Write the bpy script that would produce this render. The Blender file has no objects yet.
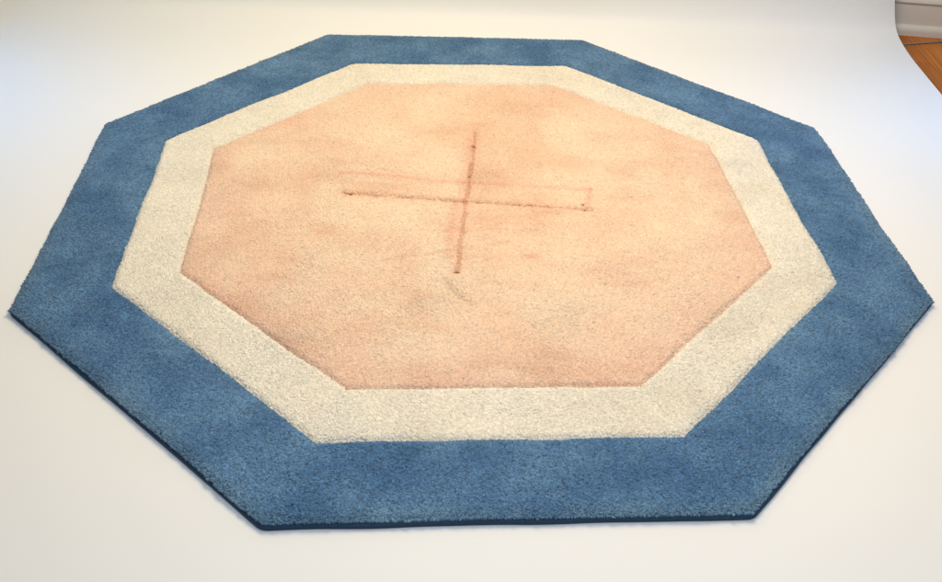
import bpy, bmesh, math, random
import numpy as np

rng = np.random.default_rng(7)
random.seed(7)
sc = bpy.context.scene
col = sc.collection

# ------------------------------------------------------------------ helpers
def link(name, me, mat=None, parent=None):
    o = bpy.data.objects.new(name, me)
    col.objects.link(o)
    if mat is not None:
        me.materials.append(mat)
    if parent is not None:
        o.parent = parent
    return o

def tag(o, label=None, cat=None, group=None, kind=None):
    if label: o['label'] = label
    if cat: o['category'] = cat
    if group: o['group'] = group
    if kind: o['kind'] = kind
    return o

def from_bm(name, bm, mat, parent=None, smooth=False):
    me = bpy.data.meshes.new(name)
    bmesh.ops.recalc_face_normals(bm, faces=bm.faces)
    bm.to_mesh(me); bm.free()
    if smooth:
        for p in me.polygons: p.use_smooth = True
    return link(name, me, mat, parent)

def vnoise(x, y, size, seed):
    """smooth value noise, about -1..1, feature size in metres"""
    r = np.random.default_rng(seed)
    n = 64
    g = r.uniform(-1, 1, (n, n))
    u = x / size + 31.7; v = y / size + 29.3
    i = np.floor(u).astype(int); j = np.floor(v).astype(int)
    fu = u - i; fv = v - j
    fu = fu * fu * (3 - 2 * fu); fv = fv * fv * (3 - 2 * fv)
    a = g[i % n, j % n]; b = g[(i + 1) % n, j % n]
    c = g[i % n, (j + 1) % n]; d = g[(i + 1) % n, (j + 1) % n]
    return (a * (1 - fu) + b * fu) * (1 - fv) + (c * (1 - fu) + d * fu) * fv

def fbm(x, y, size, seed, octs=3):
    t = 0; w = 1; s = 0
    for k in range(octs):
        t = t + w * vnoise(x, y, size / 2 ** k, seed + k); s += w; w *= .55
    return t / s

def sd_poly(poly, x, y):
    """signed distance to a convex polygon (clockwise corners), and outward normal"""
    best = np.full(x.shape, -1e9); nx = np.zeros_like(x); ny = np.zeros_like(x)
    P = np.array(poly)
    for k in range(len(P)):
        a, b = P[k], P[(k + 1) % len(P)]
        d = (b - a) / np.linalg.norm(b - a)
        n = np.array([-d[1], d[0]])
        s = (x - a[0]) * n[0] + (y - a[1]) * n[1]
        m = s > best
        best = np.where(m, s, best); nx = np.where(m, n[0], nx); ny = np.where(m, n[1], ny)
    return best, nx, ny

def d_line(pts, x, y):
    """distance to a polyline and parameter 0..1 along it"""
    best = np.full(x.shape, 1e9); par = np.zeros_like(x); side = np.zeros_like(x)
    sx = np.zeros_like(x); sy = np.zeros_like(x)
    n = len(pts) - 1
    for k in range(n):
        a = np.array(pts[k]); b = np.array(pts[k + 1]); v = b - a
        t = np.clip(((x - a[0]) * v[0] + (y - a[1]) * v[1]) / (v @ v), 0, 1)
        ex = x - a[0] - t * v[0]; ey = y - a[1] - t * v[1]
        d = np.hypot(ex, ey)
        m = d < best
        best = np.where(m, d, best); par = np.where(m, (k + t) / n, par)
        sx = np.where(m, ex, sx); sy = np.where(m, ey, sy)
    return best, par, sx, sy

# ------------------------------------------------------------------ materials
def new_mat(name):
    m = bpy.data.materials.new(name); m.use_nodes = True
    nt = m.node_tree
    return m, nt, nt.nodes['Principled BSDF']

def N(nt, typ, **kw):
    n = nt.nodes.new(typ)
    for k, v in kw.items():
        if k in n.inputs.keys(): n.inputs[k].default_value = v
        else: setattr(n, k, v)
    return n

def yarn_mat(name, base, alt, mott=.35, scale=6.0, sheen=.25, rough=.9):
    """cut-pile wool: every tuft has its own tone (attribute), broad dye variation from noise, stains mixed in"""
    m, nt, bs = new_mat(name)
    L = nt.links.new
    tc = N(nt, 'ShaderNodeTexCoord')
    nz = N(nt, 'ShaderNodeTexNoise', Scale=scale, Detail=4.0, Roughness=.6)
    L(tc.outputs['Object'], nz.inputs['Vector'])
    mr = N(nt, 'ShaderNodeMapRange')
    mr.inputs[1].default_value = .36; mr.inputs[2].default_value = .66
    mr.inputs[3].default_value = 0; mr.inputs[4].default_value = mott
    L(nz.outputs['Fac'], mr.inputs[0])
    mx = N(nt, 'ShaderNodeMix', data_type='RGBA')
    mx.inputs[6].default_value = (*base, 1); mx.inputs[7].default_value = (*alt, 1)
    L(mr.outputs[0], mx.inputs[0])
    tone = N(nt, 'ShaderNodeAttribute', attribute_name='tone')
    ml = N(nt, 'ShaderNodeMix', data_type='RGBA', blend_type='MULTIPLY')
    ml.inputs[0].default_value = 1
    L(mx.outputs[2], ml.inputs[6]); L(tone.outputs['Color'], ml.inputs[7])
    L(ml.outputs[2], bs.inputs['Base Color'])
    bs.inputs['Roughness'].default_value = rough
    bs.inputs['Specular IOR Level'].default_value = .15
    bs.inputs['Sheen Weight'].default_value = sheen
    bs.inputs['Sheen Roughness'].default_value = .6
    # thin wool fibres let some light through
    tr = N(nt, 'ShaderNodeBsdfTranslucent')
    L(ml.outputs[2], tr.inputs['Color'])
    ms = N(nt, 'ShaderNodeMixShader'); ms.inputs[0].default_value = .33
    out = nt.nodes['Material Output']
    L(bs.outputs[0], ms.inputs[1]); L(tr.outputs[0], ms.inputs[2]); L(ms.outputs[0], out.inputs['Surface'])
    return m

M_BLUE = yarn_mat('blue_wool', (.082, .198, .365), (.155, .308, .485), 1.0, 7.0)
M_CREAM = yarn_mat('cream_wool', (.945, .895, .775), (.91, .845, .71), .7, 6.0)
M_PINK = yarn_mat('peach_wool', (.95, .79, .59), (.935, .71, .515), .9, 3.5)
M_CREASE = yarn_mat('stained_wool', (.80, .42, .25), (.62, .26, .15), .8, 40.0)

def plain(name, c, rough=.6, nscale=30, var=.15, bump=0.0, stretch=None, spec=.3):
    m, nt, bs = new_mat(name)
    L = nt.links.new
    tc = N(nt, 'ShaderNodeTexCoord'); nz = N(nt, 'ShaderNodeTexNoise', Scale=nscale, Detail=5.0)
    src = tc.outputs['Object']
    if stretch:
        mp = N(nt, 'ShaderNodeMapping'); mp.inputs['Scale'].default_value = stretch
        L(src, mp.inputs['Vector']); src = mp.outputs[0]
    L(src, nz.inputs['Vector'])
    mx = N(nt, 'ShaderNodeMix', data_type='RGBA')
    mx.inputs[6].default_value = (*[v * (1 - var) for v in c], 1)
    mx.inputs[7].default_value = (*[min(1, v * (1 + var)) for v in c], 1)
    L(nz.outputs['Fac'], mx.inputs[0]); L(mx.outputs[2], bs.inputs['Base Color'])
    bs.inputs['Roughness'].default_value = rough; bs.inputs['Specular IOR Level'].default_value = spec
    if bump:
        bp = N(nt, 'ShaderNodeBump', Strength=bump, Distance=.002)
        L(nz.outputs['Fac'], bp.inputs['Height']); L(bp.outputs[0], bs.inputs['Normal'])
    return m

M_PAPER = plain('matte_white_paper', (.775, .77, .75), .75, 2.5, .012, .0, spec=.2)
M_BIND = plain('navy_binding_tape', (.016, .045, .082), .7, 260, .35, .35)
M_BACK = plain('rug_backing', (.35, .30, .22), .9, 200, .2, .3)
M_BASE = plain('cream_gloss_paint', (.68, .64, .57), .4, 12, .05, .05)
M_WALL = plain('beige_wall_paint', (.62, .57, .50), .7, 20, .04, .1)
M_CABLE = plain('grey_rubber', (.19, .20, .19), .5, 80, .1)

def wood_mat():
    m, nt, bs = new_mat('oak_boards'); L = nt.links.new
    tc = N(nt, 'ShaderNodeTexCoord')
    mp = N(nt, 'ShaderNodeMapping'); mp.inputs['Rotation'].default_value = (0, 0, math.radians(90))
    mp.inputs['Location'].default_value = (0.31, .028, 0)
    L(tc.outputs['Object'], mp.inputs['Vector'])
    br = N(nt, 'ShaderNodeTexBrick', offset=.37, offset_frequency=2)
    br.inputs['Color1'].default_value = (.60, .215, .034, 1); br.inputs['Color2'].default_value = (.42, .13, .02, 1)
    br.inputs['Mortar'].default_value = (.06, .022, .008, 1)
    br.inputs['Scale'].default_value = 1; br.inputs['Mortar Size'].default_value = .0008
    br.inputs['Brick Width'].default_value = .9; br.inputs['Row Height'].default_value = .062
    L(mp.outputs[0], br.inputs['Vector'])
    m2 = N(nt, 'ShaderNodeMapping'); m2.inputs['Scale'].default_value = (60, 2.2, 1)
    L(tc.outputs['Object'], m2.inputs['Vector'])
    nz = N(nt, 'ShaderNodeTexNoise', Scale=1.0, Detail=6.0, Roughness=.65, Distortion=.6); L(m2.outputs[0], nz.inputs['Vector'])
    rp = N(nt, 'ShaderNodeValToRGB')
    rp.color_ramp.elements[0].position = .3; rp.color_ramp.elements[0].color = (.5, .45, .42, 1)
    rp.color_ramp.elements[1].position = .7; rp.color_ramp.elements[1].color = (1.15, 1.1, 1.05, 1)
    L(nz.outputs['Fac'], rp.inputs[0])
    ml = N(nt, 'ShaderNodeMix', data_type='RGBA', blend_type='MULTIPLY'); ml.inputs[0].default_value = .8
    L(br.outputs['Color'], ml.inputs[6]); L(rp.outputs[0], ml.inputs[7]); L(ml.outputs[2], bs.inputs['Base Color'])
    bs.inputs['Roughness'].default_value = .5; bs.inputs['Specular IOR Level'].default_value = .25
    return m
M_WOOD = wood_mat()

# ------------------------------------------------------------------ the setting
def slab(name, x0, x1, y0, y1, z0, z1, mat):
    bm = bmesh.new()
    bmesh.ops.create_cube(bm, size=1)
    for v in bm.verts:
        v.co.x = x0 if v.co.x < 0 else x1; v.co.y = y0 if v.co.y < 0 else y1; v.co.z = z0 if v.co.z < 0 else z1
    return from_bm(name, bm, mat)

PZ = -.0015                                                    # top of the paper is z = 0
floor = slab('wood_floor', -6, 6, -6, 2.6, -.06, -.006, M_WOOD); tag(floor, kind='structure')

# the back wall runs slightly askew behind the paper; a painted baseboard stands on the floor in front of it
wa = np.array([1.847, 1.491]); wd = np.array([.9937, -.1127]); wn = np.array([.1127, .9937])
def wall_profile(name, prof, mat, parent=None, u0=-5.0, u1=3.0, smooth=False):
    """extrude a (depth behind the baseboard face, height) outline along the wall"""
    bm = bmesh.new(); rows = []
    for u in (u0, u1):
        rows.append([bm.verts.new((wa[0] + wd[0] * u + wn[0] * d, wa[1] + wd[1] * u + wn[1] * d, z)) for d, z in prof])
    n = len(prof)
    for k in range(n):
        bm.faces.new((rows[0][k], rows[0][(k + 1) % n], rows[1][(k + 1) % n], rows[1][k]))
    bm.faces.new(rows[0]); bm.faces.new(rows[1][::-1])
    return from_bm(name, bm, mat, parent, smooth)
wall = wall_profile('back_wall', [(.035, -.006), (.035, 2.7), (.2, 2.7), (.2, -.006)], M_WALL); tag(wall, kind='structure')
bb = wall_profile('baseboard', [(.016, -.006), (.016, .117), (.0155, .119), (.020, .1225), (.0205, .1255), (.011, .128), (.009, .133), (.012, .143), (.020, .152),
                                (.026, .160), (.028, .170), (.0345, .172), (.0345, -.006)], M_BASE, wall)
tag(bb, 'cream painted baseboard with a moulded top edge')
q = [(.0155, -.006), (-.006, -.006)] + [(-.006 + .0215 * (1 - math.cos(a)), .012 + .024 * math.sin(a)) for a in np.linspace(0, math.pi / 2, 7)]
sm = wall_profile('shoe_moulding', q, M_BASE, bb, smooth=False)

# thin cable on the floor boards near the wall
def tube(name, pts, r, mat, parent=None, seg=10):
    cu = bpy.data.curves.new(name, 'CURVE'); cu.dimensions = '3D'; cu.bevel_depth = r; cu.bevel_resolution = 3
    sp = cu.splines.new('NURBS'); sp.points.add(len(pts) - 1); sp.use_endpoint_u = True; sp.order_u = 3
    for p, c in zip(sp.points, pts): p.co = (*c, 1)
    o = bpy.data.objects.new('tmp', cu); col.objects.link(o)
    dg = bpy.context.evaluated_depsgraph_get()
    me = bpy.data.meshes.new_from_object(o.evaluated_get(dg)); bpy.data.objects.remove(o)
    me.materials.clear()
    for p in me.polygons: p.use_smooth = True
    me.name = name
    return link(name, me, mat, parent)
cz = -.006 + .0034
cab = tube('cable', [(1.45, 1.345, cz), (1.65, 1.362, cz), (1.775, 1.380, cz), (1.83, 1.3935, cz), (1.90, 1.411, cz), (1.98, 1.431, cz), (2.3, 1.47, cz), (2.8, 1.45, cz)], .0032, M_CABLE)
tag(cab, 'thin dark grey cable lying across the orange wood floor in front of the baseboard', 'cable')

# seamless white paper, 3.65 m wide, swept up at the back in front of the wall
prof = [(-2.7, 0), (-1.5, 0), (-.5, 0), (.4, 0), (.9, 0), (1.12, .0), (1.22, .001), (1.30, .0062), (1.36, .0145), (1.405, .026), (1.440, .047), (1.4627, .0914), (1.4747, .1506),
        (1.479, .25), (1.481, .5), (1.482, 1.0), (1.483, 2.4)]
# resample smoothly
pr = np.array(prof)
seglen = np.r_[0, np.cumsum(np.hypot(*np.diff(pr, axis=0).T))]
ts = np.unique(np.r_[np.linspace(0, seglen[4], 26), np.linspace(seglen[4], seglen[13], 70), np.linspace(seglen[13], seglen[-1], 14)])
def catmull(t):
    k = int(np.clip(np.searchsorted(seglen, t) - 1, 0, len(pr) - 2))
    h = seglen[k + 1] - seglen[k]; s = (t - seglen[k]) / h
    def tan(i):
        if i == 0: return (pr[1] - pr[0]) / (seglen[1] - seglen[0])
        if i == len(pr) - 1: return (pr[-1] - pr[-2]) / (seglen[-1] - seglen[-2])
        return (pr[i + 1] - pr[i - 1]) / (seglen[i + 1] - seglen[i - 1])
    a, b = pr[k], pr[k + 1]; m0, m1 = tan(k) * h, tan(k + 1) * h
    return (2*s**3-3*s**2+1)*a + (s**3-2*s**2+s)*m0 + (-2*s**3+3*s**2)*b + (s**3-s**2)*m1
bm = bmesh.new()
us = np.linspace(0, 1, 61); grid = []
for t in ts:
    y, z = catmull(t); z = max(z, 0)
    rise = min(1, max(0, z) / .15)
    xl = -1.882 - .012 * rise; xr = 1.766 - .034 * rise
    row = []
    for u in us:
        x = xl + (xr - xl) * u
        w = 0
        if z > .001:                                           # the hanging part waves a little
            w = (.006 * math.sin(x * 2.1 + .7) + .003 * math.sin(x * 5.3)) * min(1, z / .3)
        row.append(bm.verts.new((x, y - abs(w), z)))
    grid.append(row)
for a, b in zip(grid[:-1], grid[1:]):
    for k in range(60):
        bm.faces.new((a[k], a[k + 1], b[k + 1], b[k]))
paper = from_bm('paper_backdrop', bm, M_PAPER, smooth=True)
if sum(p.normal.z for p in paper.data.polygons) < 0:
    paper.data.flip_normals()
tag(paper, kind='structure')

# beyond the paper's left edge a second, creamier sheet shows, curving up the same way a little behind the first
bm = bmesh.new(); grid = []
for t in ts[20:]:
    y, z = catmull(t); z = max(z, 0)
    k = min(1, z / .10)
    grid.append([bm.verts.new((xx, y + .012 * k, z - .0032 * (1 - k) )) for xx in np.linspace(-3.3, -1.6, 30)])
for a, b in zip(grid[:-1], grid[1:]):
    for k in range(29):
        bm.faces.new((a[k], a[k + 1], b[k + 1], b[k]))
sheet = from_bm('backing_paper', bm, plain('cream_paper', (.80, .775, .725), .75, 3, .012), smooth=True)
if sum(p.normal.z for p in sheet.data.polygons) < 0:
    sheet.data.flip_normals()
tag(sheet, kind='structure')

# ------------------------------------------------------------------ the rug
OUT = [(-0.5983, 1.2305), (0.427, 1.2662), (1.1883, 0.5678), (1.2467, -0.4207), (0.5927, -1.1824), (-0.4255, -1.2482), (-1.1811, -0.5839), (-1.2422, 0.4199)]
CRE = [(-0.4703, 0.9608), (0.3446, 1.006), (0.9601, 0.4647), (1.0037, -0.35), (0.4785, -0.9613), (-0.3468, -1.0111), (-0.9524, -0.4709), (-1.0133, 0.3183)]
PNK = [(-0.3945, 0.7935), (0.2814, 0.8389), (0.7901, 0.4142), (0.838, -0.2837), (0.4, -0.7953), (-0.2948, -0.8388), (-0.7913, -0.3994), (-0.8448, 0.2766)]
CR_H = [(-0.4006, 0.0263), (-0.2419, 0.0162), (-0.0353, 0.0035), (0.1371, -0.0085), (0.2878, -0.016), (0.3537, -0.0232)]
CR_V = [(0.0018, 0.4868), (-0.0041, 0.3466), (-0.0155, 0.1524), (-0.0263, 0.0097), (-0.0378, -0.2061), (-0.0461, -0.3618)]
LN_P = [(-0.4203, 0.1474), (-0.3447, 0.1431), (-0.2343, 0.132), (-0.1086, 0.1129), (-0.0151, 0.113), (0.1406, 0.105), (0.2646, 0.0951), (0.3576, 0.0921)]
HALO = [(-0.0177, 0.3866), (-0.0371, 0.1266), (-0.0599, -0.0201), (-0.0682, -0.1819), (-0.0751, -0.2824)]
HOOK = [(-0.0723, -0.4044), (-0.058, -0.4395), (-0.0359, -0.4777), (-0.004, -0.5018)]
FAINT = [[(-0.1626, -0.1698), (-0.0125, -0.1584), (0.1855, -0.1415)], [(-0.2731, -0.3274), (-0.0956, -0.2741), (0.0879, -0.214)], [(0.1834, -0.0557), (0.1765, -0.1472)]]
DOTS = [(-0.0074, 0.3463, .010), (-0.0171, 0.1523, .0075), (0.3287, 0.0034, .008), (0.3292, -0.0274, .007), (-0.0461, -0.3618, .010), (0.2093, 0.2426, .0045), (-0.3788, 0.0219, .008)]
SMUDGE = (0.1625, -0.279)

rug = bpy.data.objects.new('rug', None); col.objects.link(rug)
tag(rug, 'octagonal plush rug with a blue border, cream band and peach centre marked by a cross', 'rug')

SP = .0033; PILE = .0245
xs = np.arange(-1.32, 1.32, SP); ys = np.arange(-1.32, 1.32, SP * .866)
gx, gy = np.meshgrid(xs, ys)
gx = gx + (np.arange(len(ys)) % 2)[:, None] * SP * .5
x = gx.ravel(); y = gy.ravel()
x = x + rng.normal(0, SP * .17, x.shape); y = y + rng.normal(0, SP * .17, y.shape)
# rows of tufts are set neatly along every outline, the field in between is filled
def row_along(poly, off, step, wobf):
    P = np.array(poly); px = []; py = []
    for k in range(len(P)):
        a, b = P[k], P[(k + 1) % len(P)]
        L = np.linalg.norm(b - a); d = (b - a) / L; nn = np.array([-d[1], d[0]])
        t = np.arange(step * .5, L, step); t = t + rng.normal(0, step * .12, t.shape)
        qx = a[0] + d[0] * t; qy = a[1] + d[1] * t
        o = off - wobf(qx, qy) + rng.normal(0, .0003, t.shape)
        px.append(qx + nn[0] * o); py.append(qy + nn[1] * o)
    return np.concatenate(px), np.concatenate(py)
wO = lambda a, b: .0025 * vnoise(a, b, .2, 13)
wC = lambda a, b: .0035 * vnoise(a, b, .14, 11) + .0010 * vnoise(a, b, .035, 12)
wP = lambda a, b: .003 * vnoise(a, b, .12, 15) + .0010 * vnoise(a, b, .03, 16)
f1 = sd_poly(OUT, x, y)[0] + wO(x, y); f2 = sd_poly(CRE, x, y)[0] + wC(x, y); f3 = sd_poly(PNK, x, y)[0] + wP(x, y)
free = (f1 < -.0102) & (np.abs(f2) > .0034) & (np.abs(f3) > .0034)
x = x[free]; y = y[free]
for poly, off, wf in ((OUT, -.0084, wO), (CRE, -.0019, wC), (CRE, .0019, wC), (PNK, -.0019, wP), (PNK, .0019, wP)):
    ax, ay = row_along(poly, off, .0030, wf); x = np.r_[x, ax]; y = np.r_[y, ay]
# the hand-made outlines wander a little
sO, oX, oY = sd_poly(OUT, x, y); sC, cX, cY = sd_poly(CRE, x, y); sP, pX, pY = sd_poly(PNK, x, y)
sO = sO + wO(x, y); sC = sC + wC(x, y); sP = sP + wP(x, y)
keep = sO < -.0072
x, y, sO, oX, oY, sC, cX, cY, sP, pX, pY = [a[keep] for a in (x, y, sO, oX, oY, sC, cX, cY, sP, pX, pY)]
n = len(x)
isP = sP < 0; isC = (~isP) & (sC < 0); isB = sC >= 0

H = PILE * (1 + .033 * rng.normal(0, 1, n) + .03 * fbm(x, y, .25, 21))
# carved grooves between the colours
gC = np.exp(-(sC / .0085) ** 2); gP = np.exp(-(sP / .0080) ** 2)
H *= 1 - .30 * gC - .28 * gP
edge = np.clip(-sO / .032, 0, 1)
for k in range(8):                                              # mitre seams where the cream strips meet
    dM, tM, _, _ = d_line([PNK[k], CRE[k]], x, y)
    H *= np.where(isC, 1 - (.06 if k % 3 else .11) * np.exp(-(dM / .004) ** 2), 1)
H *= .70 + .30 * np.sin(edge * math.pi / 2)
# lean of each tuft (metres at the tip)
nap = .0052
sl = np.where(isB, .0019, .0013)
lx = nap * fbm(x, y, .16, 31) + sl * rng.normal(0, 1, n)
ly = nap * fbm(x, y, .16, 41) - .0015 + sl * rng.normal(0, 1, n)
# broad brushed streaks in the pile
st = fbm(x * .45 + y * .2, y, .06, 51); lx += .0025 * st
lnC = .0018 * np.exp(-np.abs(sC) / .008) * np.sign(sC); lx += lnC * cX; ly += lnC * cY
lnP = .0018 * np.exp(-np.abs(sP) / .007) * np.sign(sP); lx += lnP * pX; ly += lnP * pY
lnO = .006 * np.exp(sO / .012); ru = rng.uniform(.45, .9, n); lx += lnO * oX * ru; ly += lnO * oY * ru

# per tuft tone
tone = np.ones((n, 3)) * (1 + (np.where(isB, .21, .075) * rng.normal(0, 1, n)).clip(-.45, .45))[:, None]
tone *= (1 + .012 * rng.normal(0, 1, (n, 3)))
def mix(mask, c):
    global tone
    m = np.clip(mask, 0, 1)[:, None]; tone = tone * (1 - m) + tone * np.array(c)[None] * m
grain = rng.uniform(0, 1, n)
# faded, slightly greyed yarn along the rug's front rim
mix((isB & (sO > -.045)) * np.clip(1 + sO / .045, 0, 1) * .75, (1.35, 1.10, .86))
# blue pile: long faint scuffs
mix(isB * np.clip(fbm(x, y, .10, 61) * 1.1, 0, .6), (.80, .86, .92))
mix(isC * np.clip(fbm(x, y, .16, 62) * .9, 0, .5), (.90, .88, .84))
# peach pile: traffic soiling
so1 = np.clip(fbm(x, y, .30, 65) * 1.4 - .10, 0, .5) * isP
mix(so1, (.93, .80, .74))
mix(isP * np.clip(fbm(x * .5, y, .09, 67) * 1.0 - .15, 0, .5), (.92, .80, .74))
mix(isP * np.exp(-np.abs(sP) / .11) * .55 * np.clip(.8 - y * .5, .3, 1.2), (.97, .87, .89))  # pinker towards the field's outline, more so on the near side

# the cross pressed and stained into the centre
dH, tH, hx, hy = d_line(CR_H, x, y); dV, tV, vx, vy = d_line(CR_V, x, y)
wH = .0085 * (.75 + .35 * vnoise(x, y, .02, 71)); wV = .0100 * (.7 + .4 * vnoise(x, y, .03, 72))
inH = isP & (dH < wH); inV = isP & (dV < wV) & (tV > .05)
crease = inH | inV
H = np.where(isP, H * (1 - .17 * np.exp(-(np.minimum(dH, dV + .002) / .0115) ** 2)), H)
dm = np.minimum(dH, dV); cx_ = np.where(dH < dV, hx, vx); cy_ = np.where(dH < dV, hy, vy)
push = .0012 * np.clip((dm - .004) / .006, 0, 1) * np.exp(-dm / .012) / np.maximum(dm, .002) * isP
lx += push * cx_; ly += push * cy_
# brown rubbed yarn in the lines
dash = np.clip(.55 + .6 * vnoise(x, y, .018, 74) + .35 * vnoise(x, y, .09, 75), 0, 1)
mix(isP * np.exp(-(dH / np.where(x < -.03, .013, .0095)) ** 2) * (grain < .42) * (.35 + .65 * dash), (.70, .50, .38))
mix(inH * (.25 + .55 * dash * (grain < .55)), (.74, .51, .40))
mix(inV * (.45 + .40 * dash * (grain < .6)), (.80, .60, .52))
# red halo round both arms, the faint second line, the smear left of the stem
mix(isP * np.exp(-(dH / .024) ** 2) * .28 * (grain < .8), (.94, .77, .68))
mix(isP * np.exp(-(dV / .024) ** 2) * .40, (.96, .76, .72))
dL, tL, _, _ = d_line(LN_P, x, y)
mix(isP * np.exp(-(dL / .010) ** 2) * (.5 + .25 * vnoise(x, y, .05, 76)), (.95, .74, .70))
mix(isP * np.exp(-(dL / .022) ** 2) * .2, (.96, .8, .78))
band = isP & (y < 0.113) & (y > 0.0)
mix(isP * np.exp(-((y - .055 + .03 * x) / .05) ** 2) * (np.abs(x + .02) < .38) * np.clip(.25 + .4 * vnoise(x, y, .08, 77), 0, .6), (.96, .82, .76))
for k, F in enumerate([[(0.3576, 0.0921), (0.3420, -0.006)], [(-0.4203, 0.1474), (-0.4006, 0.0263)]]):
    dF, tF, _, _ = d_line(F, x, y)
    mix(isP * np.exp(-(dF / .010) ** 2) * (.55 - .3 * k) * (grain < .75), (.92, .68, .62))
dA, tA, _, _ = d_line(HALO, x, y)
mix(isP * np.exp(-(dA / .017) ** 2) * (.35 + .3 * (tA > .45)) * (.7 + .4 * vnoise(x, y, .04, 78)), (.94, .75, .71))
dK, tK, kx, ky = d_line(HOOK, x, y)
mix(isP * np.exp(-(dK / .008) ** 2) * .6, (.84, .78, .76))
H = np.where(isP, H * (1 - .16 * np.exp(-(dK / .011) ** 2)), H)
for k, F in enumerate(FAINT):
    dF, tF, _, _ = d_line(F, x, y)
    H = np.where(isP, H * (1 - .06 * np.exp(-(dF / .008) ** 2)), H)
    mix(isP * np.exp(-(dF / .009) ** 2) * .35 * (.6 + .5 * vnoise(x, y, .05, 80 + k)), (.93, .80, .72))
for (a, b, r) in DOTS:
    dd = np.hypot(x - a, y - b) * (1 + .25 * vnoise(x, y, .006, 79))
    mix(isP * (dd < r) * .9, (.50, .28, .24)); H = np.where(dd < r, H * .8, H)
dS = np.hypot((x - SMUDGE[0]) / 1.6, y - SMUDGE[1])
mix(isP * np.exp(-(dS / .014) ** 2) * .8, (.92, .68, .72))
# a stray speck on the cream and dull spots on the blue
dd = np.hypot(x - .883, y + .316); mix(isC * (dd < .0035), (.6, .58, .58))
dd = np.hypot(x + .965, y - .13); mix(isB * np.exp(-(dd / .03) ** 2) * .6, (.75, .72, .72))
dd = np.hypot(x + .93, y + .60); mix(isB * np.exp(-(dd / .012) ** 2) * .7, (.75, .68, .68))

def pile_mesh(name, idx, mat, parent):
    """every tuft is a small bent, rounded bundle of yarn: 3 root, 3 shoulder and 1 tip vertices"""
    m = len(idx)
    X, Y, h = x[idx], y[idx], H[idx]
    a0 = rng.uniform(0, 2 * math.pi, m)
    near = np.minimum(np.abs(sC[idx]), np.abs(sP[idx]))
    r0 = np.where(near < .0042, .0027, np.where((near < .0075) | (sO[idx] > -.016), .0036, .0062)); r1 = .0043 * rng.uniform(.85, 1.15, m)
    Lx, Ly = lx[idx], ly[idx]
    V = np.zeros((m, 7, 3), np.float32)
    for k in range(3):
        a = a0 + k * 2 * math.pi / 3
        zb = np.where((near < .0075) | (sO[idx] > -.016), .25, .66)
        V[:, k] = np.stack([X + r0 * np.cos(a), Y + r0 * np.sin(a), h * zb], 1)
        V[:, 3 + k] = np.stack([X + .75 * Lx + r1 * np.cos(a + .3), Y + .75 * Ly + r1 * np.sin(a + .3), h * .925 + rng.normal(0, .0005, m)], 1)
    V[:, 6] = np.stack([X + Lx, Y + Ly, h], 1)
    base = (np.arange(m) * 7)[:, None]
    quads = np.array([[0, 1, 4, 3], [1, 2, 5, 4], [2, 0, 3, 5]]); tris = np.array([[3, 4, 6], [4, 5, 6], [5, 3, 6]])
    q = (base[:, :, None] + quads[None]).reshape(m, 12); t = (base[:, :, None] + tris[None]).reshape(m, 9)
    loops = np.concatenate([q, t], 1).ravel().astype(np.int32)
    starts = (np.arange(m)[:, None] * 21 + np.array([0, 4, 8, 12, 15, 18])[None]).ravel().astype(np.int32)
    me = bpy.data.meshes.new(name)
    me.vertices.add(m * 7); me.vertices.foreach_set('co', V.ravel())
    me.loops.add(len(loops)); me.loops.foreach_set('vertex_index', loops)
    me.polygons.add(m * 6); me.polygons.foreach_set('loop_start', starts)
    me.update(calc_edges=True)
    me.polygons.foreach_set('use_smooth', np.ones(m * 6, bool))
    at = me.attributes.new('tone', 'FLOAT_COLOR', 'POINT')
    c = np.ones((m, 7, 4), np.float32); c[:, :, :3] = np.clip(tone[idx], 0, 2.5)[:, None, :]
    at.data.foreach_set('color', c.ravel())
    me.validate()
    return link(name, me, mat, parent)

pile_mesh('blue_border', np.where(isB)[0], M_BLUE, rug)
pile_mesh('cream_band', np.where(isC)[0], M_CREAM, rug)
field = pile_mesh('peach_field', np.where(isP & ~crease)[0], M_PINK, rug)
cr = pile_mesh('cross_crease', np.where(crease)[0], M_PINK, field)
tag(cr, 'rust brown cross shaped crease pressed into the pile')

# woven backing under the pile and the navy tape bound round the edge
def inset(poly, d):
    P = np.array(poly); res = []; m = len(P)
    for k in range(m):
        a, b, c = P[k - 1], P[k], P[(k + 1) % m]
        e1 = (b - a) / np.linalg.norm(b - a); e2 = (c - b) / np.linalg.norm(c - b)
        n1 = np.array([e1[1], -e1[0]]); n2 = np.array([e2[1], -e2[0]])
        bis = n1 + n2; bis /= bis @ bis / 2
        res.append(b + d * bis)
    return np.array(res)
bm = bmesh.new()
I = inset(OUT, .008)
lo = [bm.verts.new((p[0], p[1], .0006)) for p in I]; hi = [bm.verts.new((p[0], p[1], .0055)) for p in I]
bm.faces.new(hi[::-1]); bm.faces.new(lo)
for k in range(8): bm.faces.new((lo[k], hi[k], hi[(k + 1) % 8], lo[(k + 1) % 8]))
from_bm('backing', bm, M_BACK, rug)

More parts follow.
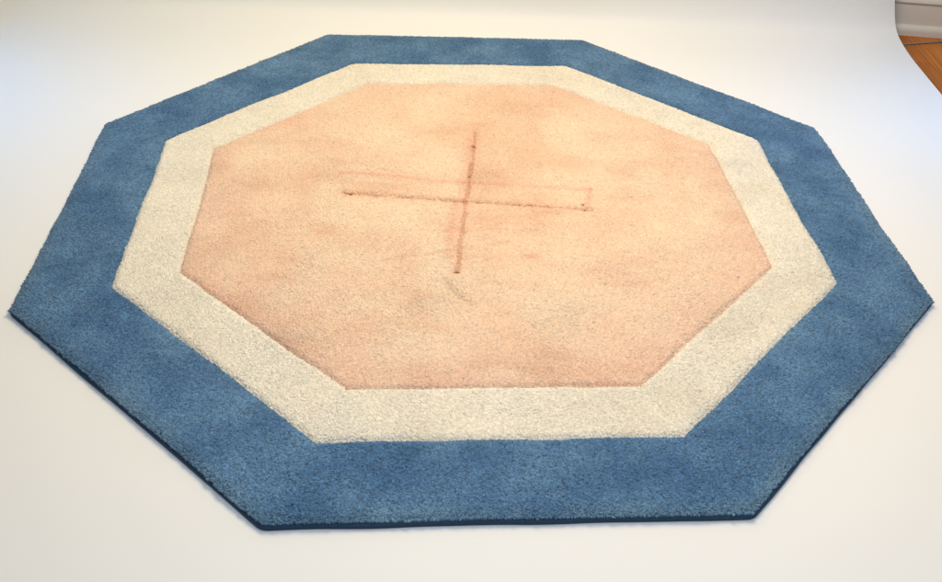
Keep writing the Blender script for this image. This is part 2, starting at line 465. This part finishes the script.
def rounded_path(poly, r, per=.02):
    P = np.array(poly); m = len(P); pts = []
    for k in range(m):
        a, b, c = P[k - 1], P[k], P[(k + 1) % m]
        e1 = (b - a) / np.linalg.norm(b - a); e2 = (c - b) / np.linalg.norm(c - b)
        s = b - e1 * r; e = b + e2 * r
        for t in np.linspace(0, 1, 6): pts.append((1 - t) ** 2 * s + 2 * t * (1 - t) * b + t * t * e)
        nxt = c - e2 * r; L = np.linalg.norm(nxt - e); q = int(L / per)
        for j in range(1, q): pts.append(e + (nxt - e) * j / q)
    return np.array(pts)
path = rounded_path(inset(OUT, .0045), .012)
m = len(path); tg = np.roll(path, -1, 0) - np.roll(path, 1, 0); tg /= np.linalg.norm(tg, axis=1)[:, None]
nr = np.stack([-tg[:, 1], tg[:, 0]], 1)                          # outward
path = path + nr * (.0018 * vnoise(path[:, 0], path[:, 1], .12, 91))[:, None]
sec = [(-.004, .0012), (.002, .0008), (.0042, .0035), (.0046, .0075), (.0036, .0108), (.0012, .0128), (-.0025, .0128), (-.005, .0108), (-.006, .006)]
bm = bmesh.new(); rings = []
for k in range(m):
    hz = 1 + .06 * math.sin(k * 1.7) * random.uniform(.2, 1)
    rings.append([bm.verts.new((path[k, 0] + nr[k, 0] * d, path[k, 1] + nr[k, 1] * d, z * hz)) for d, z in sec])
for k in range(m):
    A, B = rings[k], rings[(k + 1) % m]
    for j in range(len(sec)):
        bm.faces.new((A[j], A[(j + 1) % len(sec)], B[(j + 1) % len(sec)], B[j]))
from_bm('binding', bm, M_BIND, rug, smooth=True)

# ------------------------------------------------------------------ light
def area(name, loc, target, size, power, color, sy=None):
    l = bpy.data.lights.new(name, 'AREA'); l.energy = power; l.color = color
    l.shape = 'RECTANGLE' if sy else 'SQUARE'; l.size = size
    if sy: l.size_y = sy
    o = bpy.data.objects.new(name, l); col.objects.link(o); o.location = loc
    d = np.array(target) - np.array(loc)
    from mathutils import Vector
    o.rotation_euler = Vector(d).to_track_quat('-Z', 'Y').to_euler()
    return o
area('ceiling_lamp', (.3, .1, 2.3), (.25, .05, 0), 1.2, 57, (1, .805, .57))
area('rear_lamp', (-1.0, 1.0, 2.4), (-.6, .9, 0), .8, 15, (1, .88, .42))
area('front_fill', (.3, -2.1, 2.7), (.1, -.85, 0), 1.7, 54.5, (.69, .825, 1))  # added cool fill lamp above the camera, brightens the near side
o = area('right_window', (3.0, .78, 1.0), (1.5, .62, 0), .5, 4.6, (.12, .45, 1), .7); o.data.spread = math.radians(70)
o = area('left_window', (-3.0, .70, 1.0), (-1.85, .55, 0), .5, 4.2, (.12, .42, 1), .9); o.data.spread = math.radians(70)

w = bpy.data.worlds.new('World'); sc.world = w; w.use_nodes = True
bg = w.node_tree.nodes['Background']; bg.inputs[0].default_value = (1, 1, 1, 1); bg.inputs[1].default_value = .05

# ------------------------------------------------------------------ camera
cd = bpy.data.cameras.new('camera'); cam = bpy.data.objects.new('camera', cd); col.objects.link(cam)
cam.location = (-0.04254365, -2.55563746, 1.62236801)
cam.rotation_euler = (0.92133958, -0.0335938, 0.00871304)
cd.sensor_width = 36; cd.lens = 37.963; cd.clip_start = .05; cd.clip_end = 100
sc.camera = cam
sc.view_settings.view_transform = 'Standard'; sc.view_settings.look = 'None'
sc.view_settings.exposure = 0; sc.view_settings.gamma = 1
sc.cycles.max_bounces = 10; sc.cycles.diffuse_bounces = 8; sc.cycles.transmission_bounces = 8
